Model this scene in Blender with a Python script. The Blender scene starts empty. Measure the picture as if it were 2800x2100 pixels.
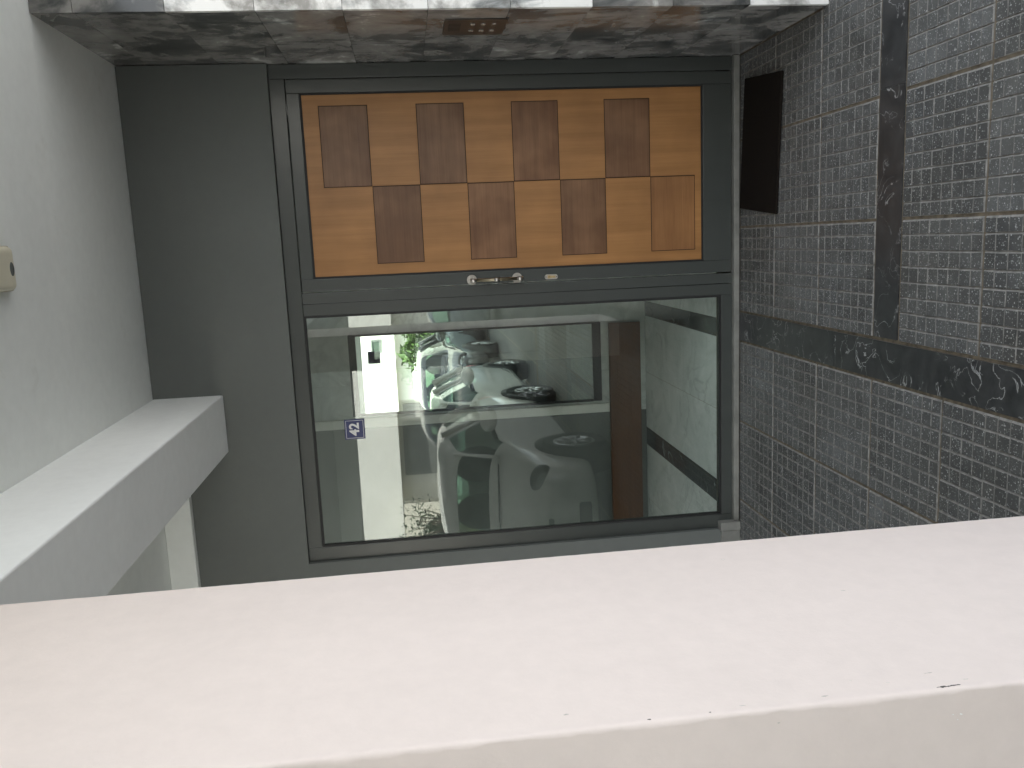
import bpy, bmesh, math, random
from mathutils import Vector, Matrix
random.seed(7)
S = bpy.context.scene
COL = S.collection
rad = math.radians

# ------------------------------------------------------------------ materials
def new_mat(name):
    m = bpy.data.materials.new(name); m.use_nodes = True
    nt = m.node_tree; b = nt.nodes['Principled BSDF']
    return m, nt, b
def N(nt, t, **k):
    n = nt.nodes.new(t)
    for a, v in k.items():
        if a in n.inputs.keys() if isinstance(a, str) else False: n.inputs[a].default_value = v
        else: setattr(n, a, v)
    return n
def inp(n, **k):
    for a, v in k.items(): n.inputs[a.replace('_', ' ')].default_value = v
    return n
def coords(nt, scale=(1, 1, 1), slab=False):
    tc = nt.nodes.new('ShaderNodeTexCoord'); mp = nt.nodes.new('ShaderNodeMapping')
    mp.inputs['Scale'].default_value = scale
    if slab:
        at = nt.nodes.new('ShaderNodeAttribute'); at.attribute_name = 'slab'
        ad = nt.nodes.new('ShaderNodeVectorMath'); ad.operation = 'MULTIPLY_ADD'
        nt.links.new(at.outputs['Color'], ad.inputs[0]); ad.inputs[1].default_value = (17, 17, 17)
        nt.links.new(tc.outputs['Object'], ad.inputs[2]); nt.links.new(ad.outputs[0], mp.inputs['Vector'])
    else:
        nt.links.new(tc.outputs['Object'], mp.inputs['Vector'])
    return mp.outputs['Vector']
def noise(nt, vec, scale, detail=6, rough=.55, dist=0):
    n = nt.nodes.new('ShaderNodeTexNoise'); nt.links.new(vec, n.inputs['Vector'])
    n.inputs['Scale'].default_value = scale; n.inputs['Detail'].default_value = detail
    n.inputs['Roughness'].default_value = rough; n.inputs['Distortion'].default_value = dist
    return n.outputs['Fac']
def ramp(nt, fac, stops):
    r = nt.nodes.new('ShaderNodeValToRGB'); nt.links.new(fac, r.inputs['Fac'])
    e = r.color_ramp.elements
    while len(e) < len(stops): e.new(.5)
    for x, (p, c) in zip(e, stops):
        x.position = p; x.color = (*c, 1) if len(c) == 3 else c
    return r.outputs['Color']
def mix(nt, fac, a, b, mode='MIX'):
    m = nt.nodes.new('ShaderNodeMix'); m.data_type = 'RGBA'; m.blend_type = mode
    for s, v in ((m.inputs['Factor'], fac), (m.inputs[6], a), (m.inputs[7], b)):
        if isinstance(v, (int, float)): s.default_value = v
        elif isinstance(v, tuple): s.default_value = (*v, 1)
        else: nt.links.new(v, s)
    return m.outputs[2]
def bump(nt, b, h, strength=.3, dist=.002):
    n = nt.nodes.new('ShaderNodeBump'); nt.links.new(h, n.inputs['Height'])
    n.inputs['Strength'].default_value = strength; n.inputs['Distance'].default_value = dist
    nt.links.new(n.outputs[0], b.inputs['Normal'])
def plain(name, col, rough=.5, metal=0, var=.12, scale=6, coat=0, bumpy=0):
    m, nt, b = new_mat(name); v = coords(nt)
    f = noise(nt, v, scale, 5, .6)
    lo = tuple(c * (1 - var) for c in col); hi = tuple(min(1, c * (1 + var)) for c in col)
    nt.links.new(ramp(nt, f, [(.3, lo), (.7, hi)]), b.inputs['Base Color'])
    b.inputs['Roughness'].default_value = rough; b.inputs['Metallic'].default_value = metal
    b.inputs['Coat Weight'].default_value = coat
    if bumpy: bump(nt, b, noise(nt, v, 180, 3), .4, bumpy)
    return m

def paint_mat(name, col, var=.05, stain=None, bumpd=.0012, rough=.75):
    m, nt, b = new_mat(name); v = coords(nt)
    big = noise(nt, v, 1.3, 5, .6); fine = noise(nt, v, 22, 6, .65)
    lo = tuple(c * (1 - var) for c in col); hi = tuple(min(1, c * (1 + var)) for c in col)
    c = ramp(nt, big, [(.3, lo), (.7, hi)])
    c2 = ramp(nt, fine, [(.35, (.955, .955, .955)), (.65, (1.0, 1.0, 1.0))])
    c = mix(nt, .8, c, c2, 'MULTIPLY')
    if stain:
        sp = noise(nt, v, 3.2, 8, .7, .6)
        sf = ramp(nt, sp, [(.60, (0, 0, 0)), (.74, (1, 1, 1))])
        sm = nt.nodes.new('ShaderNodeMath'); sm.operation = 'MULTIPLY'; nt.links.new(sf, sm.inputs[0]); sm.inputs[1].default_value = .35
        c = mix(nt, sm.outputs[0], c, stain)
    nt.links.new(c, b.inputs['Base Color']); b.inputs['Roughness'].default_value = rough
    b.inputs['Specular IOR Level'].default_value = .25
    h = noise(nt, v, 70, 5, .6)
    bump(nt, b, h, .35, bumpd)
    return m

M = {}
M['ceiling'] = paint_mat('ceiling_paint', (.85, .875, .85), .04, (.62, .61, .55))
M['beam'] = paint_mat('beam_paint', (.86, .88, .875), .04, None)
M['wall'] = paint_mat('grey_wall_paint', (.140, .150, .141), .06, None, .0008, .6)
def plaster(m):
    nt = m.node_tree; b = nt.nodes['Principled BSDF']; v = coords(nt)
    h = mix(nt, .5, noise(nt, v, 28, 8, .7), noise(nt, coords(nt, (1, 1, .35)), 9, 5, .6))
    bump(nt, b, h, .55, .0035)
    return m
M['pillar'] = plaster(paint_mat('pillar_plaster', (.825, .738, .692), .035, (.78, .705, .66), .003, .85))
M['house'] = paint_mat('house_render', (.78, .77, .72), .04, None)
M['cream_light'] = paint_mat('pale_cream_render', (.74, .71, .60), .04, None)
M['cream'] = paint_mat('cream_render', (.66, .60, .46), .05, None)
M['concrete'] = plain('grey_concrete', (.35, .34, .32), .8, 0, .15, 4)

def metal_frame():
    m, nt, b = new_mat('grey_powder_coat'); v = coords(nt, (3, 3, .6))
    f = noise(nt, v, 3, 6, .6)
    nt.links.new(ramp(nt, f, [(.3, (.060, .066, .061)), (.7, (.065, .071, .066))]), b.inputs['Base Color'])
    b.inputs['Roughness'].default_value = .27
    return m
M['frame'] = metal_frame()
M['gasket'] = plain('black_rubber', (.012, .012, .012), .6)

def wood(name, a, bcol, cdark, axis, rough=.42, vary=False):
    m, nt, b = new_mat(name)
    sc = {'z': (150, 150, 5), 'x': (5, 150, 190)}[axis]
    v = coords(nt, sc); f = noise(nt, v, 1, 7, .7)
    v2 = coords(nt, tuple(s * .16 for s in sc)); f2 = noise(nt, v2, 1, 4, .6)
    c = ramp(nt, f, [(.28, cdark), (.47, a), (.72, bcol)])
    c2 = ramp(nt, f2, [(.3, (.80, .78, .74)), (.7, (1.05, 1.05, 1.05))])
    c = mix(nt, 1, c, c2, 'MULTIPLY')
    bl = noise(nt, coords(nt), 4, 3, .5)
    c = mix(nt, 1, c, ramp(nt, bl, [(.3, (.82, .8, .78)), (.7, (1.08, 1.08, 1.06))]), 'MULTIPLY')
    if vary:
        oi = nt.nodes.new('ShaderNodeObjectInfo')
        c = mix(nt, 1, c, ramp(nt, oi.outputs['Random'], [(0, (.84, .86, .88)), (1, (1.16, 1.12, 1.06))]), 'MULTIPLY')
        sm = noise(nt, coords(nt), 3.4, 3, .5)
        c = mix(nt, 1, c, ramp(nt, sm, [(.42, (.70, .64, .58)), (.58, (1, 1, 1))]), 'MULTIPLY')
    nt.links.new(c, b.inputs['Base Color']); b.inputs['Roughness'].default_value = rough
    bump(nt, b, f, .2, .0006)
    return m
M['oak'] = wood('orange_oak', (.41, .200, .068), (.43, .215, .076), (.37, .174, .057), 'z')
M['walnut'] = wood('brown_veneer', (.25, .130, .066), (.28, .150, .076), (.20, .098, .048), 'x', .42, True)
M['walnutpale'] = wood('orange_brown_veneer', (.32, .150, .055), (.35, .17, .065), (.26, .115, .042), 'x')
M['plinthwood'] = wood('red_brown_wood', (.125, .052, .023), (.15, .064, .028), (.09, .037, .016), 'x')

def marble(name, stops, sc=3.2, veins=None, rough=.15, slab=True, dist=1.6):
    m, nt, b = new_mat(name); v = coords(nt, (1, 1, 1), slab)
    f = noise(nt, v, sc, 9, .62, dist)
    if slab:
        at = nt.nodes.new('ShaderNodeAttribute'); at.attribute_name = 'slab'; sp = nt.nodes.new('ShaderNodeSeparateColor'); nt.links.new(at.outputs['Color'], sp.inputs[0])
        mm = nt.nodes.new('ShaderNodeMath'); mm.operation = 'MULTIPLY_ADD'; nt.links.new(sp.outputs[2], mm.inputs[0]); mm.inputs[1].default_value = .30; mm.inputs[2].default_value = -.15
        ad = nt.nodes.new('ShaderNodeMath'); ad.operation = 'ADD'; nt.links.new(mm.outputs[0], ad.inputs[0]); nt.links.new(f, ad.inputs[1]); f = ad.outputs[0]
    c = ramp(nt, f, stops)
    if name == 'grey_white_marble':
        st = nt.nodes.new('ShaderNodeMapping'); st.inputs['Scale'].default_value = (1, 1, .28); st.inputs['Rotation'].default_value = (.5, .3, .2); nt.links.new(v, st.inputs['Vector'])
        sk_ = noise(nt, st.outputs['Vector'], 11, 6, .6, .8)
        c = mix(nt, 1, c, ramp(nt, sk_, [(.34, (.42, .45, .47)), (.47, (1, 1, 1))]), 'MULTIPLY')
    if veins:
        vc, w, vs, amt = veins
        vn = nt.nodes.new('ShaderNodeTexNoise'); nt.links.new(v, vn.inputs['Vector'])
        vn.inputs['Scale'].default_value = vs; vn.inputs['Detail'].default_value = 7; vn.inputs['Distortion'].default_value = 1.2
        a = nt.nodes.new('ShaderNodeMath'); a.operation = 'SUBTRACT'; nt.links.new(vn.outputs['Fac'], a.inputs[0]); a.inputs[1].default_value = .5
        ab = nt.nodes.new('ShaderNodeMath'); ab.operation = 'ABSOLUTE'; nt.links.new(a.outputs[0], ab.inputs[0])
        vf = ramp(nt, ab.outputs[0], [(0, (1, 1, 1)), (w, (0, 0, 0))])
        brk = ramp(nt, noise(nt, v, vs * .7, 4, .6), [(.42, (0, 0, 0)), (.58, (amt,) * 3)])
        c = mix(nt, mix(nt, 1, vf, brk, 'MULTIPLY'), c, vc)
    nt.links.new(c, b.inputs['Base Color']); b.inputs['Roughness'].default_value = rough
    return m
M['marble'] = marble('grey_white_marble', [(.40, (.050, .053, .052)), (.45, (.11, .109, .103)), (.50, (.175, .17, .16)), (.62, (.25, .245, .23)), (.76, (.82, .82, .79))], 5.0, ((.34, .34, .32), .008, 4, .4), .13, True, .35)
M['blackmarble'] = marble('black_marble', [(.3, (.022, .024, .025)), (.7, (.052, .054, .055))], 7, ((.50, .51, .50), .011, 9, .8), .33)
M['lobbymarble'] = marble('pale_grey_marble', [(.3, (.60, .63, .61)), (.7, (.80, .82, .80))], 4, ((.42, .44, .43), .03, 3, .5), .12)
M['lobbydark'] = marble('dark_grey_marble', [(.3, (.02, .025, .027)), (.7, (.06, .068, .07))], 5, ((.5, .52, .5), .01, 3, .8), .12)
M['sillmarble'] = plain('worn_marble', (.22, .22, .20), .4, 0, .2, 14)

def tile_top():
    m, nt, b = new_mat('terrazzo_concrete'); v = coords(nt)
    at = nt.nodes.new('ShaderNodeAttribute'); at.attribute_name = 'slab'
    f = noise(nt, v, 9, 6, .65)
    base = ramp(nt, f, [(.3, (.066, .070, .070)), (.7, (.116, .121, .120))])
    base = mix(nt, 1, base, ramp(nt, at.outputs['Fac'], [(0, (.72, .72, .72)), (1, (1.2, 1.2, 1.2))]), 'MULTIPLY')
    vo = nt.nodes.new('ShaderNodeTexVoronoi'); nt.links.new(v, vo.inputs['Vector']); vo.inputs['Scale'].default_value = 190
    vo.inputs['Randomness'].default_value = 1
    # chip size varies from chip to chip
    th = nt.nodes.new('ShaderNodeSeparateColor'); nt.links.new(vo.outputs['Color'], th.inputs[0])
    sz = nt.nodes.new('ShaderNodeMapRange'); nt.links.new(th.outputs[0], sz.inputs[0])
    sz.inputs[1].default_value = .42; sz.inputs[2].default_value = 1; sz.inputs[3].default_value = .12; sz.inputs[4].default_value = .55
    lt = nt.nodes.new('ShaderNodeMath'); lt.operation = 'LESS_THAN'; nt.links.new(vo.outputs['Distance'], lt.inputs[0]); nt.links.new(sz.outputs[0], lt.inputs[1])
    chip = ramp(nt, th.outputs[1], [(0, (.13, .14, .14)), (.6, (.22, .23, .23)), (1, (.46, .48, .48))])
    c = mix(nt, lt.outputs[0], base, chip)
    dirt = noise(nt, v, 2.2, 5, .6)
    c = mix(nt, 1, c, ramp(nt, dirt, [(.3, (.82, .79, .74)), (.65, (1.05, 1.05, 1.05))]), 'MULTIPLY')
    nt.links.new(c, b.inputs['Base Color'])
    b.inputs['Roughness'].default_value = .62
    bump(nt, b, noise(nt, v, 220, 4), .5, .0015)
    return m
M['tile'] = tile_top()
M['tileedge'] = plain('groove_edge_concrete', (.225, .22, .205), .75, 0, .35, 45)
M['grout'] = plain('beige_grout', (.15, .125, .09), .9, 0, .4, 30)

def glass_mat(name, tint, refl, rough=0.0):
    m = bpy.data.materials.new(name); m.use_nodes = True; nt = m.node_tree
    nt.nodes.remove(nt.nodes['Principled BSDF']); out = nt.nodes['Material Output']
    tr = nt.nodes.new('ShaderNodeBsdfTransparent'); tr.inputs[0].default_value = (*tint, 1)
    gl = nt.nodes.new('ShaderNodeBsdfGlossy'); gl.inputs['Roughness'].default_value = rough
    gl.inputs[0].default_value = (.95, 1.0, .98, 1)
    lw = nt.nodes.new('ShaderNodeLayerWeight'); lw.inputs[0].default_value = .5
    p = nt.nodes.new('ShaderNodeMath'); p.operation = 'POWER'; nt.links.new(lw.outputs['Facing'], p.inputs[0]); p.inputs[1].default_value = 5
    ma = nt.nodes.new('ShaderNodeMath'); ma.operation = 'MULTIPLY_ADD'; nt.links.new(p.outputs[0], ma.inputs[0]); ma.inputs[1].default_value = 1 - refl; ma.inputs[2].default_value = refl
    mx = nt.nodes.new('ShaderNodeMixShader'); nt.links.new(ma.outputs[0], mx.inputs[0]); nt.links.new(tr.outputs[0], mx.inputs[1]); nt.links.new(gl.outputs[0], mx.inputs[2])
    nt.links.new(mx.outputs[0], out.inputs['Surface'])
    return m
M['glass'] = glass_mat('door_glass', (.93, .965, .945), .08)
M['carglass'] = glass_mat('car_glass', (.45, .62, .55), .06)
def mirror_mat():
    m, nt, b = new_mat('silvered_mirror')
    f = noise(nt, coords(nt), 2, 3)
    nt.links.new(ramp(nt, f, [(.3, (.83, .87, .84)), (.7, (.86, .89, .86))]), b.inputs['Base Color'])
    b.inputs['Metallic'].default_value = 1; b.inputs['Roughness'].default_value = 0.0
    return m
M['mirror'] = mirror_mat()
M['steel'] = plain('brushed_steel', (.55, .52, .47), .28, 1, .08, 60)
M['steelmatte'] = plain('matte_steel_rose', (.50, .47, .42), .55, .6, .08, 60)
M['bronze'] = plain('bronze_bar', (.38, .33, .23), .42, 1, .12, 50)
M['brass'] = plain('brass_cylinder', (.60, .46, .24), .3, 1, .1, 60)
M['blackplastic'] = plain('black_plastic', (.015, .015, .016), .5)
M['enamelblue'] = plain('blue_enamel', (.020, .028, .115), .3, 0, .06, 8)
M['enamelwhite'] = plain('white_enamel', (.72, .72, .70), .35)
M['cream_plastic'] = plain('aged_cream_plastic', (.66, .63, .50), .45, 0, .06, 12)
M['lens'] = plain('grey_lens', (.10, .11, .105), .25)
M['brownplate'] = plain('brown_intercom_plate', (.042, .032, .025), .3, .2, .1, 30)
M['button'] = plain('pale_button', (.36, .35, .32), .2, .4)
def coir():
    m, nt, b = new_mat('black_coir_mat'); v = coords(nt)
    f = noise(nt, v, 320, 3, .7)
    nt.links.new(ramp(nt, f, [(.3, (.006, .005, .0045)), (.7, (.026, .021, .017))]), b.inputs['Base Color'])
    b.inputs['Roughness'].default_value = 1; b.inputs['Specular IOR Level'].default_value = .05
    bump(nt, b, f, 1, .004)
    return m
M['mat'] = coir()
M['silver'] = plain('silver_car_paint', (.74, .73, .69), .25, .0, .03, 3, 1)
M['darkpaint'] = plain('dark_grey_car_paint', (.025, .028, .03), .25, .3, .05, 3, 1)
M['bluepaint'] = plain('pale_blue_car_paint', (.36, .42, .45), .3, .1, .05, 3, 1)
M['tyre'] = plain('tyre_rubber', (.018, .018, .018), .8)
M['rim'] = plain('alloy_rim', (.50, .50, .50), .3, .9)
M['lamp'] = plain('headlamp_glass', (.34, .36, .37), .06, .6, .3, 30, 1)
M['redlamp'] = plain('red_tail_lamp', (.35, .02, .02), .15, 0, .1, 10, 1)
M['seat'] = plain('dark_car_seat', (.03, .03, .035), .9)
M['asphalt'] = plain('asphalt', (.06, .06, .06), .9, 0, .2, 30)
M['paving'] = plain('concrete_paving', (.20, .195, .18), .85, 0, .15, 5)
def brickpave():
    m, nt, b = new_mat('grey_paving_blocks'); v = coords(nt)
    br = nt.nodes.new('ShaderNodeTexBrick'); nt.links.new(v, br.inputs['Vector']); br.inputs['Scale'].default_value = 1
    br.inputs['Brick Width'].default_value = .4; br.inputs['Row Height'].default_value = .4; br.inputs['Mortar Size'].default_value = .012; br.offset = 0
    br.inputs['Color1'].default_value = (.07, .072, .072, 1); br.inputs['Color2'].default_value = (.095, .095, .092, 1); br.inputs['Mortar'].default_value = (.2, .18, .14, 1)
    c = mix(nt, 1, br.outputs['Color'], ramp(nt, noise(nt, v, 60, 5), [(.3, (.7, .7, .7)), (.7, (1.3, 1.3, 1.3))]), 'MULTIPLY')
    nt.links.new(c, b.inputs['Base Color']); b.inputs['Roughness'].default_value = .7
    return m
M['brickpave'] = brickpave()
M['forecourt'] = plain('pale_forecourt_concrete', (.60, .595, .58), .85, 0, .12, 5)
M['leaf'] = plain('green_leaf', (.07, .13, .03), .5, 0, .5, 3)
M['leafdark'] = plain('dark_leaf', (.035, .06, .025), .5, 0, .4, 3)
M['bark'] = plain('bark', (.09, .065, .045), .9, 0, .3, 12)
M['stone'] = plain('rubble_stone', (.22, .15, .09), .9, 0, .5, 9)
M['winframe'] = plain('grey_window_frame', (.2, .21, .2), .5)
M['dark'] = plain('dark_interior_panel', (.14, .147, .14), .45)

# ------------------------------------------------------------------ mesh helpers
class MB:
    def __init__(self): self.bm = bmesh.new(); self.sc = {}
    def box(self, x0, x1, y0, y1, z0, z1, bev=0, mi=0, seg=2, mat=None, tone=None):
        g = bmesh.ops.create_cube(self.bm, size=1)['verts']
        for v in g:
            v.co = Vector(((x0 + x1) / 2 + v.co.x * (x1 - x0), (y0 + y1) / 2 + v.co.y * (y1 - y0), (z0 + z1) / 2 + v.co.z * (z1 - z0)))
        fs = set(f for v in g for f in v.link_faces)
        for f in fs: f.material_index = mi
        if tone is not None:
            c = (random.random(), random.random(), tone, 1)
            for f in fs: self.sc[f] = c
        if bev:
            es = list(set(e for v in g for e in v.link_edges))
            r = bmesh.ops.bevel(self.bm, geom=es, offset=bev, segments=seg, affect='EDGES', profile=.5)
            for f in r['faces']: f.material_index = mi
        if mat is not None:
            vs = set(v for v in g if v.is_valid)
            if bev: vs |= set(v for f in r['faces'] for v in f.verts)
            bmesh.ops.transform(self.bm, matrix=mat, verts=list(vs))
        return self
    def prism(self, pts, axis, a, b, mi=0, bev=0):
        # polygon pts (2D) extruded along axis from a to b
        def mk(p, t):
            return {'y': (p[0], t, p[1]), 'x': (t, p[0], p[1]), 'z': (p[0], p[1], t)}[axis]
        v0 = [self.bm.verts.new(mk(p, a)) for p in pts]; v1 = [self.bm.verts.new(mk(p, b)) for p in pts]
        fs = [self.bm.faces.new(v0), self.bm.faces.new(v1[::-1])]
        n = len(pts)
        for i in range(n): fs.append(self.bm.faces.new((v0[i], v1[i], v1[(i + 1) % n], v0[(i + 1) % n])))
        for f in fs: f.material_index = mi
        bmesh.ops.recalc_face_normals(self.bm, faces=fs)
        if bev:
            es = list(set(e for f in fs for e in f.edges))
            bmesh.ops.bevel(self.bm, geom=es, offset=bev, segments=2, affect='EDGES', profile=.5)
        return self
    def tube(self, p0, p1, r0, r1=None, seg=20, mi=0, caps=True):
        r1 = r0 if r1 is None else r1
        p0, p1 = Vector(p0), Vector(p1); d = p1 - p0
        q = d.to_track_quat('Z', 'Y').to_matrix().to_4x4()
        mt = Matrix.Translation((p0 + p1) / 2) @ q
        r = bmesh.ops.create_cone(self.bm, cap_ends=caps, segments=seg, radius1=r0, radius2=r1, depth=d.length, matrix=mt)
        for f in set(f for v in r['verts'] for f in v.link_faces):
            f.material_index = mi; f.smooth = len(f.verts) == 4
        return self
    def ball(self, c, rx, ry, rz, mi=0, seg=24, rot=None):
        mt = Matrix.Translation(c) @ (rot or Matrix()) @ Matrix.Diagonal((rx, ry, rz, 1))
        r = bmesh.ops.create_uvsphere(self.bm, u_segments=seg, v_segments=seg // 2, radius=1, matrix=mt)
        for f in set(f for v in r['verts'] for f in v.link_faces): f.material_index = mi; f.smooth = True
        return self
    def lathe(self, prof, origin, axis='x', seg=40, mi=0):
        # prof: (radius, offset along axis)
        rings = []
        for (r, t) in prof:
            ring = []
            for k in range(seg):
                a = 2 * math.pi * k / seg; c, s = r * math.cos(a), r * math.sin(a)
                co = {'x': (t, c, s), 'y': (c, t, s), 'z': (c, s, t)}[axis]
                ring.append(self.bm.verts.new(Vector(origin) + Vector(co)))
            rings.append(ring)
        fs = []
        for i in range(len(rings) - 1):
            for k in range(seg):
                f = self.bm.faces.new((rings[i][k], rings[i][(k + 1) % seg], rings[i + 1][(k + 1) % seg], rings[i + 1][k]))
                f.smooth = True; f.material_index = mi; fs.append(f)
        bmesh.ops.recalc_face_normals(self.bm, faces=fs)
        return self
    def quad(self, a, b, c, d, mi=0):
        f = self.bm.faces.new([self.bm.verts.new(p) for p in (a, b, c, d)]); f.material_index = mi; return f
    def build(self, name, mats, parent=None, origin=None, slab=None):
        if not isinstance(mats, (list, tuple)): mats = [mats]
        if slab is not None:
            lay = self.bm.loops.layers.float_color.new('slab')
            # connected islands get a value each
            seen = set()
            for f0 in self.bm.faces:
                if f0 in seen: continue
                st = [f0]; seen.add(f0); c = self.sc.get(f0, (random.random(), random.random(), .5, 1))
                while st:
                    f = st.pop()
                    for l in f.loops: l[lay] = c
                    for e in f.edges:
                        for g in e.link_faces:
                            if g not in seen: seen.add(g); st.append(g)
        me = bpy.data.meshes.new(name); self.bm.to_mesh(me); self.bm.free()
        for m in mats: me.materials.append(m)
        o = bpy.data.objects.new(name, me); COL.objects.link(o)
        if parent is not None: o.parent = parent
        elif origin is not None:
            me.transform(Matrix.Translation(-Vector(origin))); o.location = origin
        return o
def thing(name, label, cat, loc=(0, 0, 0), group=None):
    o = bpy.data.objects.new(name, None); o.empty_display_size = .1; COL.objects.link(o); o.location = loc
    o['label'] = label; o['category'] = cat
    if group: o['group'] = group
    return o
def tag(o, label, cat, group=None):
    o['label'] = label; o['category'] = cat
    if group: o['group'] = group
    return o
def struct(o): o['kind'] = 'structure'; return o

# ------------------------------------------------------------------ dimensions (metres, camera at x=0 y=0 z=1.6)
WY = 3.985          # face of the grey wall
FY = 4.010          # face of the door frame
CZ = 2.78           # ceiling
XR = 0.806          # marble wall
LF = .085           # lobby floor
LB = 5.37           # lobby back wall

# ------------------------------------------------------------------ floor: tiles, strips, joints
P = .4035; C8 = P / 8
def tile_floor():
    bm = bmesh.new(); lay = bm.loops.layers.float_color.new('slab')
    def face(vs, mi, c):
        f = bm.faces.new(vs); f.material_index = mi
        for l in f.loops: l[lay] = (c, c, c, 1)
    def cell(x0, x1, y0, y1, c, e):
        # pad with sloping sides, e = distances of the four top edges to the pitch lines
        dz = random.uniform(-.0006, .0004); d = -.0044
        j = lambda: random.uniform(-.0014, .0014)
        b = [bm.verts.new((x0 + e[0], y0 + e[2], d)), bm.verts.new((x1 - e[1], y0 + e[2], d)), bm.verts.new((x1 - e[1], y1 - e[3], d)), bm.verts.new((x0 + e[0], y1 - e[3], d))]
        sxl, sxr, sy = .0012, .0056, .0016      # left wall steep, right wall laid back so the groove shows a bright lit line
        t = [bm.verts.new((x0 + e[0] + sxl + j(), y0 + e[2] + sy + j(), dz)), bm.verts.new((x1 - e[1] - sxr + j(), y0 + e[2] + sy + j(), dz)),
             bm.verts.new((x1 - e[1] - sxr + j(), y1 - e[3] - sy + j(), dz)), bm.verts.new((x0 + e[0] + sxl + j(), y1 - e[3] - sy + j(), dz))]
        face(t, 0, c)
        for k in range(4): face((b[k], b[(k + 1) % 4], t[(k + 1) % 4], t[k]), 1, c)
    def tile(x0, y0, x1, y1):
        c = random.random()
        if x1 - x0 < .03 or y1 - y0 < .03: return
        nx = max(1, round((x1 - x0) / C8)); ny = max(1, round((y1 - y0) / C8)); wx = (x1 - x0) / nx; wy = (y1 - y0) / ny
        g = .0004; J = .0050
        ph = random.random() * 6.28
        for i in range(nx):
            for k in range(ny):
                wob = .0009 * math.sin(ph + i * 1.3 + k * .7)
                cell(x0 + i * wx, x0 + (i + 1) * wx, y0 + k * wy + wob, y0 + (k + 1) * wy + wob, min(1, max(0, c + random.uniform(-.2, .2))),
                     (J if i == 0 else g, J if i == nx - 1 else g, J if k == 0 else g, J if k == ny - 1 else g))
    XS = [-.388, .0155, .419, .8225, 1.226]           # right of the long strip
    YS = [WY - .002, 3.594, 3.1885, 2.783]
    YS2 = [2.628, 2.2245, 1.821, 1.4175, 1.014, .6105, .207, -.1965]
    for xs in zip(XS[:-1], XS[1:]):
        for ys in list(zip(YS[:-1], YS[1:])) + list(zip(YS2[:-1], YS2[1:])):
            if xs[1] > XR + .05 and ys[1] > 3.16:     # under the marble wall
                continue
            if xs[1] > XR and ys[0] > 3.2:
                tile(xs[0], ys[1], XR, ys[0])
            else: tile(xs[0], ys[1], xs[1], ys[0])
    XL = [-.534, -.9335, -1.337, -1.7405, -2.144]
    YL = [WY - .002, 3.594, 3.1885, 2.783, 2.3795, 1.976, 1.5725, 1.169, .7655, .362, -.0415]
    for xs in zip(XL[:-1], XL[1:]):
        for ys in zip(YL[:-1], YL[1:]): tile(xs[1], ys[1], xs[0], ys[0])
    # black marble strips
    def strip(x0, x1, y0, y1):
        c = random.random()
        vs = [bm.verts.new((x, y, -.0002)) for x, y in ((x0, y0), (x1, y0), (x1, y1), (x0, y1))]
        vb = [bm.verts.new((x, y, -.0070)) for x, y in ((x0, y0), (x1, y0), (x1, y1), (x0, y1))]
        face(vs, 3, c)
        for k in range(4): face((vb[k], vb[(k + 1) % 4], vs[(k + 1) % 4], vs[k]), 3, c)
    e = .006
    cuts = [WY - .002, 3.05, 1.9, .75, -.19]
    for a, b in zip(cuts[:-1], cuts[1:]): strip(-.534 + e, -.388 - e, b + .001, a - .001)
    xc = [-.388 + e, .44, 1.22]
    for a, b in zip(xc[:-1], xc[1:]): strip(a + .0006, b - .0006, 2.628 + e, 2.783 - e)
    # grout bed
    vs = [bm.verts.new(p) for p in ((-2.15, -.2, -.0046), (1.23, -.2, -.0046), (1.23, WY + .004, -.0046), (-2.15, WY + .004, -.0046))]
    face(vs, 2, .5)
    me = bpy.data.meshes.new('floor'); bm.to_mesh(me); bm.free()
    for k in ('tile', 'tileedge', 'grout', 'blackmarble'): me.materials.append(M[k])
    o = bpy.data.objects.new('floor', me); COL.objects.link(o); return struct(o)
tile_floor()
f = MB(); f.quad((-9, -6.5, -.012), (12, -6.5, -.012), (12, 9, -.012), (-9, 9, -.012)); struct(f.build('pavement', M['brickpave']))
f = MB(); f.quad((1.9, -6.4, -.006), (11.9, -6.4, -.006), (11.9, 3.1, -.006), (1.9, 3.1, -.006)); struct(f.build('path', M['forecourt']))  # unseen ground, made pale to bounce light onto the ceiling
f = MB(); f.quad((-60, -10.5, -.10), (60, -10.5, -.10), (60, -6.5, -.10), (-60, -6.5, -.10)); struct(f.build('road', M['asphalt']))
f = MB(); f.quad((-300, -300, -.14), (300, -300, -.14), (300, 300, -.14), (-300, 300, -.14)); struct(f.build('ground', M['paving']))

# ------------------------------------------------------------------ ceiling and unseen storeys above, sized to block sun and sky
f = MB()
f.box(-5.4, 1.1, -4.4, 3.141, CZ, 8.2)
f.box(-5.4, 2.7, 3.1415, 3.984, CZ, 8.2)
f.box(-5.4, 2.7, 3.986, 6.4, 2.784, 8.2)
f.box(-5.4, 1.1, -4.4, -4.1, 2.47, CZ - .002)
struct(f.build('ceiling', M['ceiling']))
f = MB(); f.box(-.9, 1.1, -4.39, -4.25, -.01, 2.469)  # added unseen wall, cuts the light coming from the front
tag(f.build('light_block_wall', M['concrete'], origin=(.1, -4.3, 0)), 'unseen grey concrete wall added at the far end to block front light', 'wall')

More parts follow.
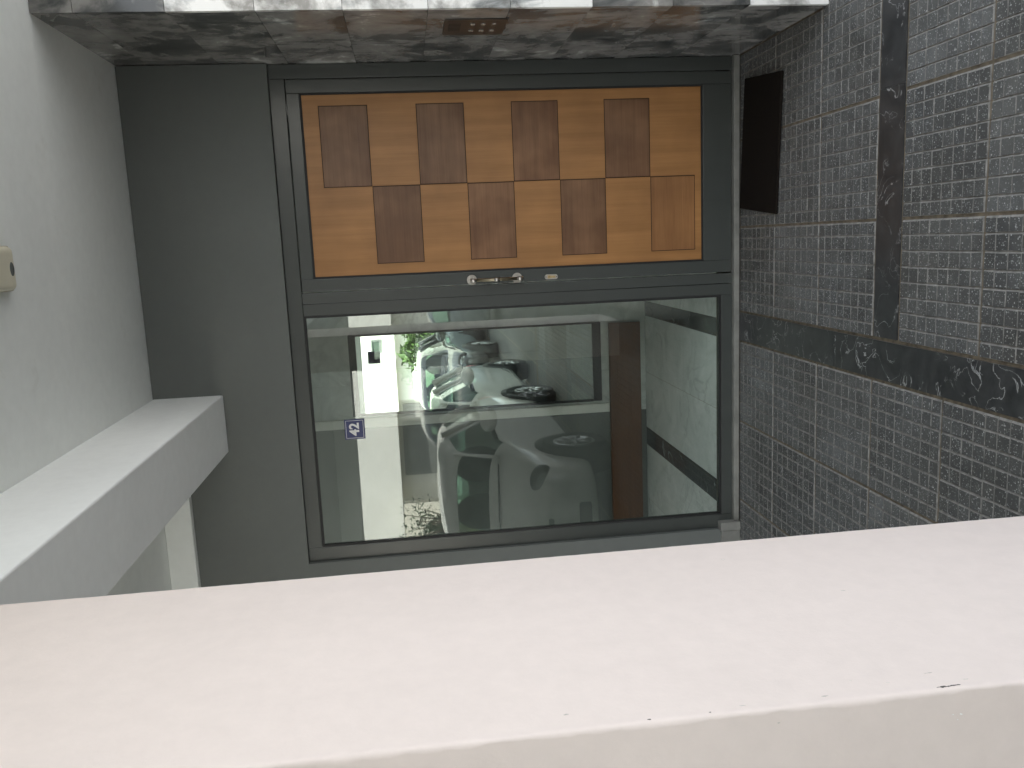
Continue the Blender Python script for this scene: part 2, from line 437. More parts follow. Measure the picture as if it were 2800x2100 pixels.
# ------------------------------------------------------------------ grey wall with the door opening, skirting
f = MB()
f.prism([(-5.4, 0), (-1.49, 0), (-1.49, 2.15), (XR - .003, 2.15), (XR - .003, CZ - .001), (-5.4, CZ - .001)], 'y', WY, WY + .16, bev=0)
wall = f.build('entrance_wall', M['wall'], origin=(-1.5, WY, 0))
tag(wall, 'dark grey painted wall around the door and glass opening', 'wall')
f = MB(); f.box(-5.3, -1.497, WY - .013, WY - .0005, 0.001, .098, .002)
f.box(-1.495, -1.452, WY - .020, WY + .03, 0.001, .104, .002)
sk = f.build('skirting', M['sillmarble'], wall); sk.matrix_parent_inverse = Matrix.Translation((1.5, -WY, 0))

# bulkhead to the left of the beam
f = MB(); f.box(-5.3, -.914, 3.940, WY - .001, 2.657, CZ - .001, .003)
tag(f.build('bulkhead', M['ceiling'], origin=(-3, WY, 2.657)), 'pale boxed ledge under the ceiling, left of the beam', 'ledge')

# beam
f = MB(); f.box(-.913, -.6435, -4.09, WY - .001, 2.4685, CZ - .001, .006)
tag(f.build('ceiling_beam', M['beam'], origin=(-.778, 1, 2.4685)), 'white painted beam running from the pillar to the grey wall', 'beam')

# ------------------------------------------------------------------ pillar with an uneven arris
def pillar():
    x0, x1, y0, y1, z0, z1 = -.913, -.643, 1.019, 1.646, -.005, 2.468
    bm = bmesh.new(); nz = 220
    rings = []
    rnd = random.Random(3)
    ph = [rnd.uniform(0, 6.28) for _ in range(8)]
    def wob(z, k, a): return a * (.5 * math.sin(z * 19 + ph[k]) + .35 * math.sin(z * 47 + ph[k + 1]) + .3 * math.sin(z * 113 + ph[k + 2])) + rnd.uniform(-a, a) * .45
    for i in range(nz + 1):
        z = z0 + (z1 - z0) * i / nz
        r = .0075 + wob(z, 0, .0030); r2 = .0045 + wob(z, 3, .0007)
        pts = [(x0, y1), (x0, y0)]
        for t in range(6):                     # near arris, rounded and chipped
            a = math.pi / 2 * t / 5
            pts.append((x1 - r + r * math.sin(a), y0 + r - r * math.cos(a)))
        pts.append((x1, y0 + .06)); pts.append((x1, (y0 + y1) / 2))
        for t in range(4):
            a = math.pi / 2 * t / 3
            pts.append((x1 - r2 + r2 * math.cos(a), y1 - r2 + r2 * math.sin(a)))
        rings.append([bm.verts.new((p[0], p[1], z)) for p in pts])
    n = len(rings[0])
    for i in range(nz):
        for k in range(n):
            f = bm.faces.new((rings[i][k], rings[i][(k + 1) % n], rings[i + 1][(k + 1) % n], rings[i + 1][k])); f.smooth = 2 <= k <= 6 or 9 <= k <= 11
    me = bpy.data.meshes.new('pillar'); bm.to_mesh(me); bm.free(); me.materials.append(M['pillar']); me.materials.append(M['pillarmarks'])
    o = bpy.data.objects.new('pillar', me); COL.objects.link(o)
    me.transform(Matrix.Translation((.778, -1.33, 0))); o.location = (-.778, 1.33, 0)
    return o
M['pillarmarks'] = plain('chipped_plaster', (.14, .13, .12), .9, 0, .6, 160)
M['scuff'] = plain('plaster_scuff', (.64, .60, .56), .9, 0, .2, 90)
M['bareplaster'] = plain('bare_white_plaster', (.93, .92, .90), .9, 0, .02, 90)
pl = pillar(); tag(pl, 'near white rendered pillar filling the bottom of the photo', 'pillar')
# small chips in the plaster
def flake(cx, cz, w, h, face, rnd):
    f = MB(); n = 9; pts = []
    for k in range(n):
        a = 6.283 * k / n; rr = rnd.uniform(.5, 1)
        pts.append((cx + w * rr * math.cos(a), cz + h * rr * math.sin(a)))
    if face == 'x': f.prism(pts, 'x', -.6435, -.6426)
    else: f.prism(pts, 'y', 1.0183, 1.0195)
    return f
rnd = random.Random(5)
def flakes(name, spec, mat):
    f = MB()
    for (fc, c, cz, w, h) in spec:
        n = 11; pts = []
        for k in range(n):
            a = 6.283 * k / n; rr = rnd.uniform(.35, 1); pts.append((c + w * rr * math.cos(a), cz + h * rr * math.sin(a)))
        if fc == 'x': f.prism(pts, 'x', -.6436, -.6425)
        else: f.prism(pts, 'y', 1.0184, 1.0196)
    o = f.build(name, mat, pl); o.matrix_parent_inverse = Matrix.Translation((.778, -1.33, 0))
flakes('chip', [('x', 1.0272, .889, .0024, .006), ('x', 1.0278, .874, .0026, .007), ('x', 1.0270, .881, .0014, .006), ('x', 1.0282, .8655, .0012, .004), ('x', 1.0274, .897, .0010, .003), ('x', 1.0278, 1.228, .0010, .002), ('x', 1.0272, 1.313, .0012, .003)], M['pillarmarks'])
flakes('scuff', [('x', 1.066, .886, .0009, .008), ('x', 1.068, 1.005, .0014, .003), ('x', 1.040, .846, .0012, .006), ('x', 1.052, .957, .0010, .004), ('y', -.664, 1.134, .0012, .0024), ('x', 1.55, 1.01, .002, .006), ('x', 1.36, .86, .0015, .006), ('x', 1.060, 1.42, .002, .005), ('x', 1.036, 1.06, .0012, .006), ('x', 1.035, 1.18, .001, .007)], M['scuff'])
flakes('flake', [('y', -.682, .866, .0018, .0028), ('y', -.6815, .878, .0014, .002), ('y', -.690, .871, .001, .0016)], M['bareplaster'])

# ------------------------------------------------------------------ marble wall on the right
f = MB()
zs = [0, .300, .590, .884, 1.178, 1.468, 1.762, 2.056, 2.350, 2.644, CZ - .001]
g = .0009
tone_front = [1.35, .45, .55, 1.3, 1.2, 1.35, 1.15, 1.3, .40, .55]  # slab by slab; front raised to paint in the light it gets
tone_side = [.48, .44, .50, .62, .50, .52, .60, .46, .44, .60]  # same stone, toned darker to paint in the shade on the return
for i, (a, b) in enumerate(zip(zs[:-1], zs[1:])):
    a1 = a + (.0 if a == 0 else g)
    f.box(XR, XR + .02, 3.1622, WY + .13, a1, b - g, tone=tone_side[i])                # return, facing the door
    off = 0 if i % 2 else .3
    xs = [XR, 1.40 - off, 2.00 - off, 2.66]
    for k, (c, d) in enumerate(zip(xs[:-1], xs[1:])): f.box(c + (g if k else 0), d - g, 3.142, 3.1620, a1, b - g, tone=tone_front[i] if k == 0 else random.uniform(.5, 1.35))
f.box(XR + .0207, 2.66, 3.164, 5.6, 0, CZ - .0015)
mw = f.build('marble_wall', M['marble'], origin=(XR, 3.142, 0), slab=True)
tag(mw, 'wall clad in veined grey and white marble slabs beside the wooden door', 'wall')

# intercom on the marble return
ic = thing('intercom_panel', 'brown intercom plate with small pale call buttons on the marble wall', 'intercom', (XR, 3.40, 1.285))
f = MB(); f.box(-.0045, -.0005, -.118, .116, -.118, .118, .0015); f.build('plate', M['brownplate'], ic)
for i in range(2):
    for k in range(3):
        f = MB(); y = -.052 + i * .095; z = .012 - .040 * k
        f.box(-.0075, -.0050, y - .013, y + .013, z - .008, z + .008, .001); f.build('call_button', M['button'], ic)
f = MB()
for k in range(6): f.box(-.0052, -.0047, -.06 + k * .02, -.052 + k * .02, .055, .100)
f.build('speaker_slots', M['blackplastic'], ic)

# ------------------------------------------------------------------ door frame with the big pane
FD = .06
fr = thing('door_frame', 'dark grey metal frame holding the wooden door and the tall glass pane', 'door frame', (-.34, FY, 0))
def fb(name, mats, boxes, parent=fr, bev=.002, base=(-.34, FY, 0)):
    m = MB()
    for b in boxes: m.box(b[0] - base[0], b[1] - base[0], b[2] - base[1], b[3] - base[1], b[4] - base[2], b[5] - base[2], bev)
    return m.build(name, mats, parent)
fb('jamb', M['frame'], [(-1.4885, -1.421, FY, FY + FD, .030, 2.1485)])
fb('jamb', M['frame'], [(.743, XR - .002, FY, FY + FD, .030, 2.1485)])
fb('head', M['frame'], [(-1.4205, .7425, FY, FY + FD, 2.082, 2.1485)])
fb('mullion', M['frame'], [(-.2500, -.2015, FY, FY + FD, .030, 2.0815), (-.305, -.2522, FY, FY + FD, .030, 2.0815)])
fb('bottom_rail', M['frame'], [(-1.4205, -.3055, FY, FY + FD, .030, .0835)])
fb('threshold', M['sillmarble'], [(-1.450, XR - .002, WY, FY + FD, .001, .0285)])
fb('gasket', M['gasket'], [(-1.4205, -1.411, FY + .001, FY + .02, .084, 2.0815), (-.3155, -.3055, FY + .001, FY + .02, .084, 2.0815),
                           (-1.4105, -.316, FY + .001, FY + .02, .084, .0925), (-1.4105, -.316, FY + .001, FY + .02, 2.0725, 2.0815)], bev=0)
fb('glass_pane', M['glass'], [(-1.4185, -.307, FY + .010, FY + .016, .086, 2.080)], bev=0)

# number plate on the glass
npx, npz, npy = -.852, 1.8885, FY + .0095
pt = thing('number_plate', 'small blue house number plate reading 42 on the glass', 'number plate', (npx, npy, npz))
f = MB(); f.box(-.0485, .0485, -.003, 0, -.0475, .0475, .0012); f.build('plate', M['enamelblue'], pt)
f = MB()
w = .0017
for s in (-1, 1):
    f.box(-.042, .042, -.0036, -.0031, s * .0405 - w / 2, s * .0405 + w / 2); f.box(s * .042 - w / 2, s * .042 + w / 2, -.0036, -.0031, -.0395, .0395)
f.build('border', M['enamelwhite'], pt)
def text_mesh(txt, size, depth, name, mat, parent, loc, bold=.0):
    cu = bpy.data.curves.new(name, 'FONT'); cu.body = txt; cu.size = size; cu.extrude = depth; cu.align_x = 'CENTER'; cu.align_y = 'CENTER'; cu.offset = bold
    ob = bpy.data.objects.new('tmp', cu); COL.objects.link(ob)
    dg = bpy.context.evaluated_depsgraph_get(); dg.update()
    me = bpy.data.meshes.new_from_object(ob.evaluated_get(dg)); me.name = name
    bpy.data.objects.remove(ob); bpy.data.curves.remove(cu)
    me.transform(Matrix.Rotation(rad(90), 4, 'X')); me.materials.clear(); me.materials.append(mat)
    o = bpy.data.objects.new(name, me); COL.objects.link(o); o.parent = parent; o.location = loc
    return o
text_mesh('42', .062, .0004, 'digits', M['enamelwhite'], pt, (0, -.0037, 0), .0018)

# ------------------------------------------------------------------ wooden door
dx0, dx1, dz0, dz1 = -.1955, .7385, .0325, 2.0775
dr = thing('entrance_door', 'orange wooden door with brown checkerboard inlays and a bar handle', 'door', (dx1, FY, dz0))
db = (dx1, FY, dz0)
L0, L1, B0, B1 = -.1375, .681, .172, 2.022
fb('leaf_frame', M['frame'], [(dx0, L0 - .0005, FY + .001, FY + .05, dz0, dz1), (L1 + .0005, dx1, FY + .001, FY + .05, dz0, dz1),
                              (L0, L1, FY + .001, FY + .05, dz0, B0 - .0005), (L0, L1, FY + .001, FY + .05, B1 + .0005, dz1)], dr, .002, db)
fb('gasket', M['gasket'], [(L0, L0 + .008, FY + .004, FY + .03, B0, B1), (L1 - .008, L1, FY + .004, FY + .03, B0, B1), (L0 + .0085, L1 - .0085, FY + .004, FY + .03, B0, B0 + .008), (L0 + .0085, L1 - .0085, FY + .004, FY + .03, B1 - .008, B1)], dr, 0, db)
wp = fb('wood_panel', M['oak'], [(L0 + .0082, L1 - .0082, FY + .007, FY + .03, B0 + .0082, B1 - .0082)], dr, .0008, db)
k = 1.0063
def sx(x): return x * k
def sz(z): return 1.6 + (z - 1.6) * k
cols = ((.2670, .6215), (-.0805, .2670)); z0 = 1.9425; ph = .2153
def inl(col, i):
    a, b = cols[col]; zt = z0 - ph * i
    x0_, x1_, za, zb = sx(a), sx(b), sz(zt - ph), sz(zt)
    gr = fb('inlay_groove', M['gasketbrown'], [(x0_ , x1_, FY + .0060, FY + .0069, za, zb)], wp, 0, db)
    gr.matrix_parent_inverse = Matrix()
    o = fb('inlay_panel', M['walnutpale' if i == 7 else 'walnut'], [(x0_ + .0032, x1_ - .0032, FY + .0054, FY + .0059, za + .0032, zb - .0032)], wp, .0005, db)
    return o
M['gasketbrown'] = plain('dark_brown_groove', (.035, .014, .006), .8)
for i in (0, 2, 4, 6): inl(0, i)
for i in (1, 3, 5, 7): inl(1, i)
# thin centre line joining the inlays
fb('centre_groove', M['gasketbrown'], [(sx(.2660), sx(.2680), FY + .0064, FY + .0069, sz(z0 - ph * (2 * i + 2)) + .0003, sz(z0 - ph * (2 * i + 1)) - .0003) for i in range(0)] or [(sx(.2662), sx(.2678), FY + .0040, FY + .0045, sz(z0 - ph * 8), sz(z0 - ph))], wp, 0, db)
# pull handle
hb = fb('pull_handle', M['bronze'], [], dr, 0, db)
bpy.data.objects.remove(hb)
hx, hy = -.1765, FY - .046
rel = lambda x, y, z: (x - db[0], y - db[1], z - db[2])
f = MB(); f.tube(rel(hx, hy, 1.090), rel(hx, hy, 1.278), .0078, seg=24); ph_ = f.build('pull_handle', M['bronze'], dr)
for zc in (1.297, 1.083):
    f = MB(); f.tube(rel(hx + .001, FY + .001, zc), rel(hx + .001, FY - .005, zc), .0240, .0232, seg=40); f.build('rose', M['steelmatte'], ph_)
    f = MB(); f.tube(rel(hx, FY - .004, zc), rel(hx, hy, zc), .0065, seg=20); f.build('post', M['steel'], ph_)
for za, zb in ((1.279, 1.308), (1.060, 1.089)):
    f = MB(); f.tube(rel(hx, hy, za), rel(hx, hy, zb), .0086, seg=24); f.build('end_cap', M['steel'], ph_)
f = MB(); f.tube(rel(hx, hy, 1.171), rel(hx, hy, 1.197), .0088, seg=24); f.build('collar', M['steel'], ph_)
# lock
f = MB(); pts = []
for kx in range(24):
    a = 6.2832 * kx / 24; pts.append((-.178 - db[0] + .0118 * math.cos(a), .920 - db[2] + .0195 * (1 if math.sin(a) >= 0 else -1) + .0118 * math.sin(a)))
f.prism(pts, 'y', -.004, .0009, bev=.0006)
lk = f.build('lock_plate', M['steelmatte'], dr)
f = MB(); f.tube(rel(-.178, FY - .0075, .931), rel(-.178, FY - .004, .931), .0082, seg=24); f.box(-.178 - db[0] - .0048, -.178 - db[0] + .0048, -.0070, -.0041, .900 - db[2], .9265 - db[2], .001)
f.build('lock_cylinder', M['brass'], lk)
f = MB(); f.box(-.178 - db[0] - .001, -.178 - db[0] + .001, -.0080, -.0076, .927 - db[2], .935 - db[2]); f.tube(rel(-.178, FY - .0045, .946), rel(-.178, FY - .0041, .946), .0024, seg=12); f.tube(rel(-.178, FY - .0045, .894), rel(-.178, FY - .0041, .894), .0024, seg=12)
f.build('keyhole', M['blackplastic'], lk)

# ------------------------------------------------------------------ doormat
def mat_():
    c = [(.683, 3.906), (.643, 3.512), (.062, 3.558), (.103, 3.962)]
    f = MB(); f.prism([(p[0] - .37, p[1] - 3.73) for p in c], 'z', .0005, .012, bev=.004)
    o = f.build('doormat', M['mat']); o.location = (.37, 3.73, 0); return o
tag(mat_(), 'black rectangular doormat lying before the wooden door', 'doormat')

# ------------------------------------------------------------------ motion sensor on the ceiling
sn = thing('motion_sensor', 'cream motion sensor box with a grey lens on the ceiling', 'sensor', (-.019, 2.650, CZ))
f = MB(); f.box(-.066, .066, -.066, .066, -.033, -.001, .020, seg=5); f.build('housing', M['cream_plastic'], sn)
f = MB(); f.ball((-.002, .034, -.0325), .021, .013, .005); f.build('lens', M['lens'], sn)

# ------------------------------------------------------------------ lobby behind the glass
f = MB()
xa = -4.5; xb = 2.0
strips = [(-.515, -.422), (-1.370, -1.252), (-2.22, -2.10), (.33, .44), (1.18, 1.29)]
edges = sorted([xa, xb] + [e for s in strips for e in s])
for a, b in zip(edges[:-1], edges[1:]):
    dk = any(abs(a - s[0]) < 1e-6 for s in strips)
    ys = [4.075, LB + .01]
    if not dk:
        mid = (a + b) / 2; cells = [(a, mid), (mid, b)] if b - a > .6 else [(a, b)]
    else: cells = [(a, b)]
    for c, d in cells:
        f.quad((c + .0008, ys[0], LF), (d - .0008, ys[0], LF), (d - .0008, ys[1], LF), (c + .0008, ys[1], LF), 1 if dk else 0)
f.quad((xa, 4.07, LF - .004), (xb, 4.07, LF - .004), (xb, 5.6, LF - .004), (xa, 5.6, LF - .004), 2)
f.box(xa, xb, 4.071, 4.074, .002, LF - .005, mi=2)
struct(f.build('lobby_floor', [M['lobbymarble'], M['lobbydark'], M['grout']], slab=True))
f = MB(); f.box(xa - .1, XR + .019, WY + .165, 5.6, 2.50, 2.60); struct(f.build('lobby_ceiling', M['ceiling']))
f = MB()
f.box(-1.135, -.86, LB, LB + .1, LF, 2.499); f.box(-.859, -.02, LB, LB + .1, LF, 2.499); f.box(-.019, .805, LB, LB + .1, LF, 2.499)
lw = f.build('lobby_wall', M['lobbymarble'], slab=True, origin=(-.2, LB, LF))
tag(lw, 'pale grey marble lobby wall behind the glass, beside the mirror', 'wall')
f = MB(); f.box(-2.75, -1.1365, LB - .002, LB + .098, LF, 2.499)  # stops short on the left; added unseen gap lets light into the lobby
tag(f.build('dark_wall', M['dark'], origin=(-2, LB, LF)), 'dark lobby wall behind the glass, left of the cream strip', 'wall')
f = MB(); f.box(-4.62, -4.52, 4.15, 5.48, LF, 2.499)
tag(f.build('side_wall', M['ceiling'], origin=(-4.57, 4.8, LF)), 'white side wall at the far left end of the lobby', 'wall')
mr = thing('mirror', 'tall dark framed mirror in the lobby showing the parked car outside', 'mirror', (-.785, LB, .38))
f = MB(); f.box(-.250, .237, -.040, -.030, .067, 1.56); f.build('mirror_glass', M['mirror'], mr)
f = MB(); f.box(-.264, .247, -.048, -.002, .010, .0665, .002); f.box(-.266, -.2505, -.048, -.002, .0670, 1.56, .002); f.box(.2375, .247, -.048, -.002, .0670, 1.56, .002); f.box(-.266, .247, -.048, -.002, 1.5605, 1.605, .002)
f.build('mirror_frame', M['blackplastic'], mr)
f = MB(); f.box(-2.75, -.548, LB - .055, LB - .0485, .132, .335, .002); f.box(-2.74, -.552, LB - .0480, LB - .0025, .140, .330)
tag(f.build('wooden_board', M['plinthwood'], origin=(-1.5, LB, .13)), 'long red brown wooden board along the foot of the lobby wall', 'board')
f = MB(); f.box(-1.130, -1.072, LB - .030, LB - .0025, .337, 2.49, .003)
tag(f.build('trim_strip', M['cream_trim'] if 'cream_trim' in M else M['house'], origin=(-1.1, LB, .337)), 'upright cream trim strip between mirror and dark lobby wall', 'trim')

# ------------------------------------------------------------------ cars (seen in the glass and the mirror)
def car_shell(prof, hw, n_sub=2):
    """prof rows: y, zbottom, zshoulder, belt z, roof z, roof half width factor, body half width factor"""
    bm = bmesh.new(); rows = []
    for (y, zb, zsh, zbelt, zt, rw, bw) in prof:
        w = hw * bw; r = hw * rw
        zm = (zb + zsh) / 2
        pts = [(0, zb), (w * .8, zb), (w * .97, zb + .05), (w * 1.0, zm), (w * .99, zsh - .02), (w * .955, zbelt), (r, zt - .045), (r * .82, zt - .008), (0, zt + .012)]
        rows.append([bm.verts.new((p[0], y, p[1])) for p in pts])
    n = len(rows[0]); F = {}
    for i in range(len(rows) - 1):
        for k in range(n - 1):
            F[i, k] = bm.faces.new((rows[i][k], rows[i][k + 1], rows[i + 1][k + 1], rows[i + 1][k]))
    for row, flip in ((rows[0], 0), (rows[-1], 1)):
        # close the ends: half fan in quads
        for k in range(0, n - 1):
            pass
    return bm, rows, F
def make_car(name, label, loc, paint, scale=(1, 1, 1), rotz=0, red=False):
    root = thing(name, label, 'car', loc); root.rotation_euler.z = rotz; root.scale = scale
    hw = .76
    #        y     zb   zsh  belt  zt   rw   bw
    prof = [(1.74, .24, .50, .56, .60, .45, .60),
            (1.70, .20, .52, .60, .66, .58, .80),
            (1.55, .17, .56, .66, .74, .70, .93),
            (1.25, .17, .64, .76, .83, .74, .985),
            (.92, .17, .70, .83, .90, .78, 1.0),
            (.80, .17, .72, .86, .94, .78, 1.0),
            (.32, .17, .74, .88, 1.32, .68, 1.0),
            (.22, .17, .74, .88, 1.36, .68, 1.0),
            (-.35, .17, .75, .89, 1.42, .69, 1.0),
            (-.45, .17, .75, .89, 1.42, .69, 1.0),
            (-1.10, .17, .76, .90, 1.40, .68, .99),
            (-1.25, .18, .77, .92, 1.38, .67, .98),
            (-1.58, .20, .78, .94, 1.02, .70, .94),
            (-1.70, .24, .72, .80, .86, .66, .88),
            (-1.74, .28, .60, .66, .70, .55, .75)]
    bm, rows, F = car_shell(prof, hw)
    GL, BODY = 1, 0
    for (i, k), f in F.items():
        f.material_index = BODY
        if i == 5 and k >= 6: f.material_index = 2           # windscreen
        if i in (6, 7, 9) and k == 5: f.material_index = 3   # side windows
        if i == 5 and k == 5: f.material_index = 3
        if i == 11 and k >= 6: f.material_index = 4          # rear window
    for row in (rows[0], rows[-1]):
        # closing cap, from bottom pts to the centre line
        c = bm.verts.new((0, row[0].co.y + (.015 if row is rows[0] else -.015), (row[0].co.z + row[-1].co.z) / 2))
        for k in range(0, len(row) - 1): bm.faces.new((row[k], row[k + 1], c))
    bmesh.ops.mirror(bm, geom=bm.verts[:] + bm.edges[:] + bm.faces[:], axis='X', merge_dist=.0001)
    bmesh.ops.remove_doubles(bm, verts=bm.verts[:], dist=.0002)
    bmesh.ops.recalc_face_normals(bm, faces=bm.faces[:])
    me = bpy.data.meshes.new('tmp'); bm.to_mesh(me); bm.free()
    for kk in range(5): me.materials.append(M['silver'])
    ob = bpy.data.objects.new('tmp', me); COL.objects.link(ob)
    sm = ob.modifiers.new('s', 'SUBSURF'); sm.levels = 2
    dg = bpy.context.evaluated_depsgraph_get(); dg.update()
    full = bpy.data.meshes.new_from_object(ob.evaluated_get(dg))
    bpy.data.objects.remove(ob)
    names = {0: ('body', paint), 2: ('windscreen', M['carglass']), 3: ('side_window', M['carglass']), 4: ('rear_window', M['carglass'])}
    body = None
    for mi, (nm, mt) in names.items():
        b2 = bmesh.new(); b2.from_mesh(full)
        bmesh.ops.delete(b2, geom=[f for f in b2.faces if f.material_index != mi], context='FACES')
        sides = [None] if nm != 'side_window' else [1, -1]
        for sd in sides:
            b3 = b2.copy()
            if sd: bmesh.ops.delete(b3, geom=[f for f in b3.faces if f.calc_center_median().x * sd < 0], context='FACES')
            for f in b3.faces: f.smooth = True; f.material_index = 0
            m3 = bpy.data.meshes.new(nm); b3.to_mesh(m3); b3.free(); m3.materials.append(mt)
            o = bpy.data.objects.new(nm, m3); COL.objects.link(o); o.parent = root
            if nm == 'body': body = o
        b2.free()
    # pillars between the windows
    for s in (-1, 1):
        for (p0, p1, ra, rb) in (((.60, .83, .905), (.52, .30, 1.27), .017, .015), ((.735, -.40, .88), (.545, -.40, 1.36), .035, .030), ((.73, -1.17, .9), (.54, -1.17, 1.34), .05, .04)):
            f = MB(); f.tube((s * p0[0], p0[1], p0[2]), (s * p1[0], p1[1], p1[2]), ra, rb, 10); f.build('window_pillar', paint, body)
        # door mirror
        f = MB(); f.ball((s * .885, .56, .955), .118, .065, .082); dm = f.build('door_mirror', paint, root)
        f = MB(); f.tube((s * .70, .56, .895), (s * .84, .56, .935), .024, .02, 10); f.build('mirror_arm', M['blackplastic'], dm)
        # headlamp
        f = MB(); f.ball((s * .555, 1.525, .62), .125, .10, .090, rot=Matrix.Rotation(rad(18 * s), 4, 'Z')); hl = f.build('headlamp', M['lamp'], root)
        f = MB(); f.ball((s * .555, 1.512, .62), .142, .10, .107, rot=Matrix.Rotation(rad(18 * s), 4, 'Z')); f.build('bezel', M['blackplastic'], hl)
        f = MB(); f.ball((s * .62, -1.66, .75), .08, .08, .14); f.build('tail_lamp', M['redlamp'], root)
        for yw in (1.12, -1.17):
            f = MB(); f.lathe([(.0001, 0), (.335, 0), (.335, -.2)], (s * .757, yw, .285), 'x') if s > 0 else f.lathe([(.0001, 0), (.335, 0), (.335, .2)], (s * .757, yw, .285), 'x')
            f.build('wheel_arch', M['blackplastic'], body)
            w = [(.17, s * .0), (.19, s * .012), (.245, s * .022), (.270, s * .012), (.279, s * -.03), (.279, s * -.15)]
            f = MB(); f.lathe(w, (s * .765, yw, .280), 'x'); wh = f.build('wheel', M['tyre'], root)
            f = MB(); f.lathe([(.0001, s * .012), (.035, s * .012), (.04, s * .004)], (s * .765, yw, .280), 'x', 20)
            f.lathe([(.150, s * .0), (.165, s * .012), (.182, s * .006), (.182, s * -.05)], (s * .765, yw, .280), 'x')
            for q in range(7):
                a = 6.2832 * q / 7
                f.tube((s * .770, yw + .03 * math.cos(a), .28 + .03 * math.sin(a)), (s * .767, yw + .158 * math.cos(a), .28 + .158 * math.sin(a)), .014, .018, 8)
            f.build('rim', M['rim'], wh)
        f = MB(); f.ball((s * .25, -.15, .72), .2, .22, .12); f.ball((s * .25, -.30, 1.0), .19, .09, .26); f.ball((s * .25, -.33, 1.27), .1, .05, .075); f.build('seat', M['seat'], root)
    f = MB(); f.box(-.62, .62, .55, .86, .72, .90, .04); f.build('dashboard', M['seat'], root)
    f = MB(); f.box(-.30, .30, 1.705, 1.758, .575, .615, .012); f.build('grille', M['blackplastic'], root)
    f = MB(); f.box(-.42, .42, 1.70, 1.768, .27, .37, .02); f.build('air_intake', M['blackplastic'], root)
    f = MB(); f.box(-.24, .24, 1.762, 1.772, .40, .50, .004); f.build('registration_plate', M['enamelwhite'], root)
    f = MB(); f.tube((.55, .885, .915), (.02, .90, .93), .008, .006, 8); f.tube((.0, .885, .92), (-.5, .90, .91), .008, .006, 8); f.build('wiper', M['blackplastic'], root)
    return root
make_car('parked_car', 'silver hatchback parked behind the pillar, seen reflected in the glass', (-2.48, -.06, -.012), M['silver'])
make_car('parked_car', 'dark grey car parked in the street, seen small in the mirror', (-2.75, -6.5, -.02), M['darkpaint'], (1.12, 1.15, 1.08), rad(0))
make_car('parked_car', 'pale blue car beyond the dark one, seen at the mirror edge', (-1.05, -8.4, -.1), M['bluepaint'], (1.05, 1.1, 1.02), rad(90))

# ------------------------------------------------------------------ house and garden across the street
hs = thing('white_house', 'white house across the street, seen reflected in the glass', 'house', (-4, -14, -.1))
HB = (-4, -14, -.1)
fb('wall', M['house'], [(-13, 3, -20, -14.2, -.1, 2.05), (-13, 6, -20, -13.6, 2.0505, 6.2)], hs, .01, HB)
fb('wall', M['house'], [(-4.45, -2.2, -14.199, -13.9, -.1, 2.05)], hs, .01, HB)
f = MB(); f.box(-9.6, -6.45, -13.2, -12.9, -.1, 2.02, .01)
tag(f.build('yard_wall', M['cream_light'], origin=(-8, -13, -.1)), 'sunlit cream yard wall behind the thin tree, seen in the glass', 'wall')
gd = fb('garage_opening', M['winframe'], [(-6.05, -4.6, -14.199, -14.12, -.05, 1.95)], hs, .01, HB)
fb('door_panel', M['dark'], [(-5.95, -4.7, -14.119, -14.09, -.04, 1.88)], gd, .004, HB)
for (x0, x1, za, zb) in ((-3.0, -2.62, 2.45, 2.72), (-.8, .2, 3.2, 4.4), (-9.2, -8, 3.2, 4.4), (-5.4, -4.4, 3.8, 5.0)):
    w = fb('window', M['winframe'], [(x0, x1, -13.599, -13.56, za, zb)], hs, .004, HB)
    fb('pane', M['carglass'], [(x0 + .04, x1 - .04, -13.559, -13.555, za + .04, zb - .04)], w, 0, HB)
f = MB(); f.box(-4.3, -2.75, -10.9, -10.7, -.1, 1.35, .01)
tag(f.build('garden_wall', M['cream'], origin=(-3.3, -10.8, -.1)), 'low cream garden wall across the street, seen in the mirror', 'wall')
f = MB(); f.box(-9.5, -6.35, -11.2, -11.0, -.1, .75, .01); f.box(-9.5, -6.35, -11.0, -10.9, -.1, .55, .02)
tag(f.build('stone_wall', M['stone'], origin=(-8, -11, -.1)), 'low brown rubble wall under a hedge, seen in the glass', 'wall')
def leaves(f, c, r, n, size, rnd, mi=0):
    for _ in range(n):
        while True:
            p = Vector((rnd.uniform(-1, 1), rnd.uniform(-1, 1), rnd.uniform(-1, 1)))
            if p.length < 1: break
        p = Vector((c[0] + p.x * r[0], c[1] + p.y * r[1], c[2] + p.z * r[2]))
        u = Vector((rnd.uniform(-1, 1), rnd.uniform(-1, 1), rnd.uniform(-1, 1))).normalized(); v = u.orthogonal().normalized()
        s = size * rnd.uniform(.6, 1.3)
        f.quad(p - u * s, p + v * s * .45, p + u * s, p - v * s * .45, mi)
rnd = random.Random(11)
def bush(name, label, cat, loc, r, n, size, mat, group=None, trunk=.0):
    t = thing(name, label, cat, loc, group)
    f = MB()
    for _ in range(9):
        a = rnd.uniform(0, 6.28); q = rnd.uniform(.2, .7)
        leaves(f, (r[0] * q * math.cos(a), r[1] * q * math.sin(a), trunk + r[2] * rnd.uniform(.5, 1.5)), (r[0] * .5, r[1] * .5, r[2] * .5), n // 9, size, rnd)
    f.build('foliage', mat, t)
    f = MB(); f.tube((0, 0, 0), (.03, .02, trunk + r[2] * .8), .05, .02, 8)
    for q in range(6):
        a = q * 1.05; f.tube((.02, .01, trunk * .7 + r[2] * .3), (r[0] * .6 * math.cos(a), r[1] * .6 * math.sin(a), trunk + r[2] * (1.0 + .12 * q)), .022, .006, 6)
    f.build('stem', M['bark'], t)
    return t
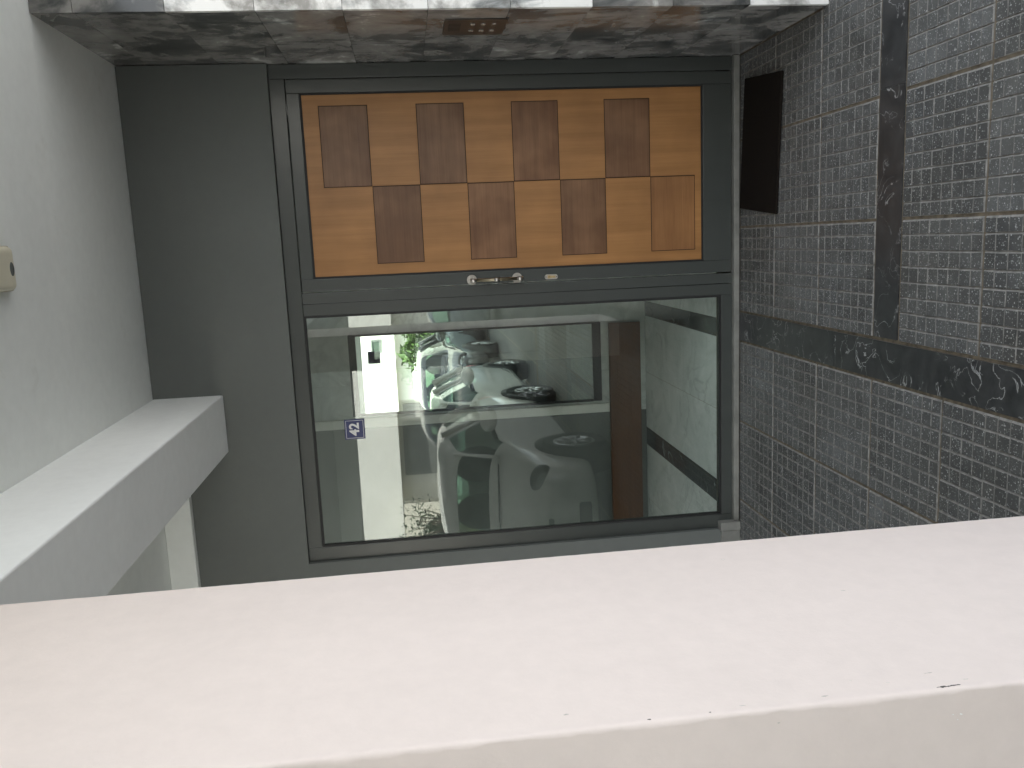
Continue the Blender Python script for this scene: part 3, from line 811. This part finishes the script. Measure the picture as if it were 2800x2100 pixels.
bush('shrub', 'bright green shrub above the cream garden wall, in the mirror', 'shrub', (-2.55, -11.6, -.1), (.75, .5, .95), 1800, .09, M['leaf'], None, .2)
bush('hedge_shrub', 'dark green rounded shrub on the rubble wall, in the glass', 'shrub', (-7.0, -11.5, .4), (.65, .5, .55), 1600, .07, M['leafdark'], None, .1)
bush('bare_tree', 'thin dark branched little tree before the white house, in the glass', 'tree', (-5.95, -9.6, -.1), (.62, .5, .75), 380, .045, M['leafdark'], None, .9)

# ------------------------------------------------------------------ light
sun_el, sun_az = rad(52), rad(-35)      # from behind the building, a little to the right
d = Vector((math.sin(sun_az) * math.cos(sun_el), math.cos(sun_az) * math.cos(sun_el), math.sin(sun_el)))
sl = bpy.data.lights.new('sun', 'SUN'); sl.energy = 3.0; sl.angle = rad(.53); sl.color = (1, .95, .88)
so = bpy.data.objects.new('sun', sl); COL.objects.link(so); so.rotation_euler = d.to_track_quat('Z', 'Y').to_euler(); so.location = (0, 0, 20)
w = bpy.data.worlds.new('World'); S.world = w; w.use_nodes = True
nt = w.node_tree; bg = nt.nodes['Background']; sky = nt.nodes.new('ShaderNodeTexSky'); sky.sky_type = 'NISHITA'; sky.sun_disc = False
sky.sun_elevation = sun_el; sky.sun_rotation = sun_az; sky.dust_density = 2.5; sky.air_density = 1.0
hs_ = nt.nodes.new('ShaderNodeHueSaturation'); hs_.inputs['Saturation'].default_value = .24; nt.links.new(sky.outputs[0], hs_.inputs['Color']); nt.links.new(hs_.outputs[0], bg.inputs[0]); bg.inputs[1].default_value = .15

# ------------------------------------------------------------------ camera
R = [[0.9851596170736433, 0.15996510771530817, -0.06222293147178517], [-0.0425365936797468, -0.12367177835914196, -0.9914110799439411], [-0.16628640078321721, 0.9793449114337182, -0.11503207102128578]]
cam = bpy.data.cameras.new('camera'); co = bpy.data.objects.new('camera', cam); COL.objects.link(co)
X, Y, Z = Vector(R[1]), Vector(R[0]), -Vector(R[2])
mt = Matrix((X, Y, Z)).transposed().to_4x4(); mt.translation = (0, 0, 1.6)
co.matrix_world = mt
cam.sensor_width = 36; cam.lens = 2328.19 / 2800 * 36; cam.clip_start = .05; cam.clip_end = 1000
S.camera = co
S.view_settings.view_transform = 'Standard'; S.view_settings.look = 'None'; S.view_settings.gamma = 1
S.view_settings.exposure = 2.25
S.cycles.max_bounces = 14; S.cycles.diffuse_bounces = 8; S.cycles.glossy_bounces = 8; S.cycles.transparent_max_bounces = 16; S.cycles.transmission_bounces = 8
S.render.resolution_x = 1024; S.render.resolution_y = 768
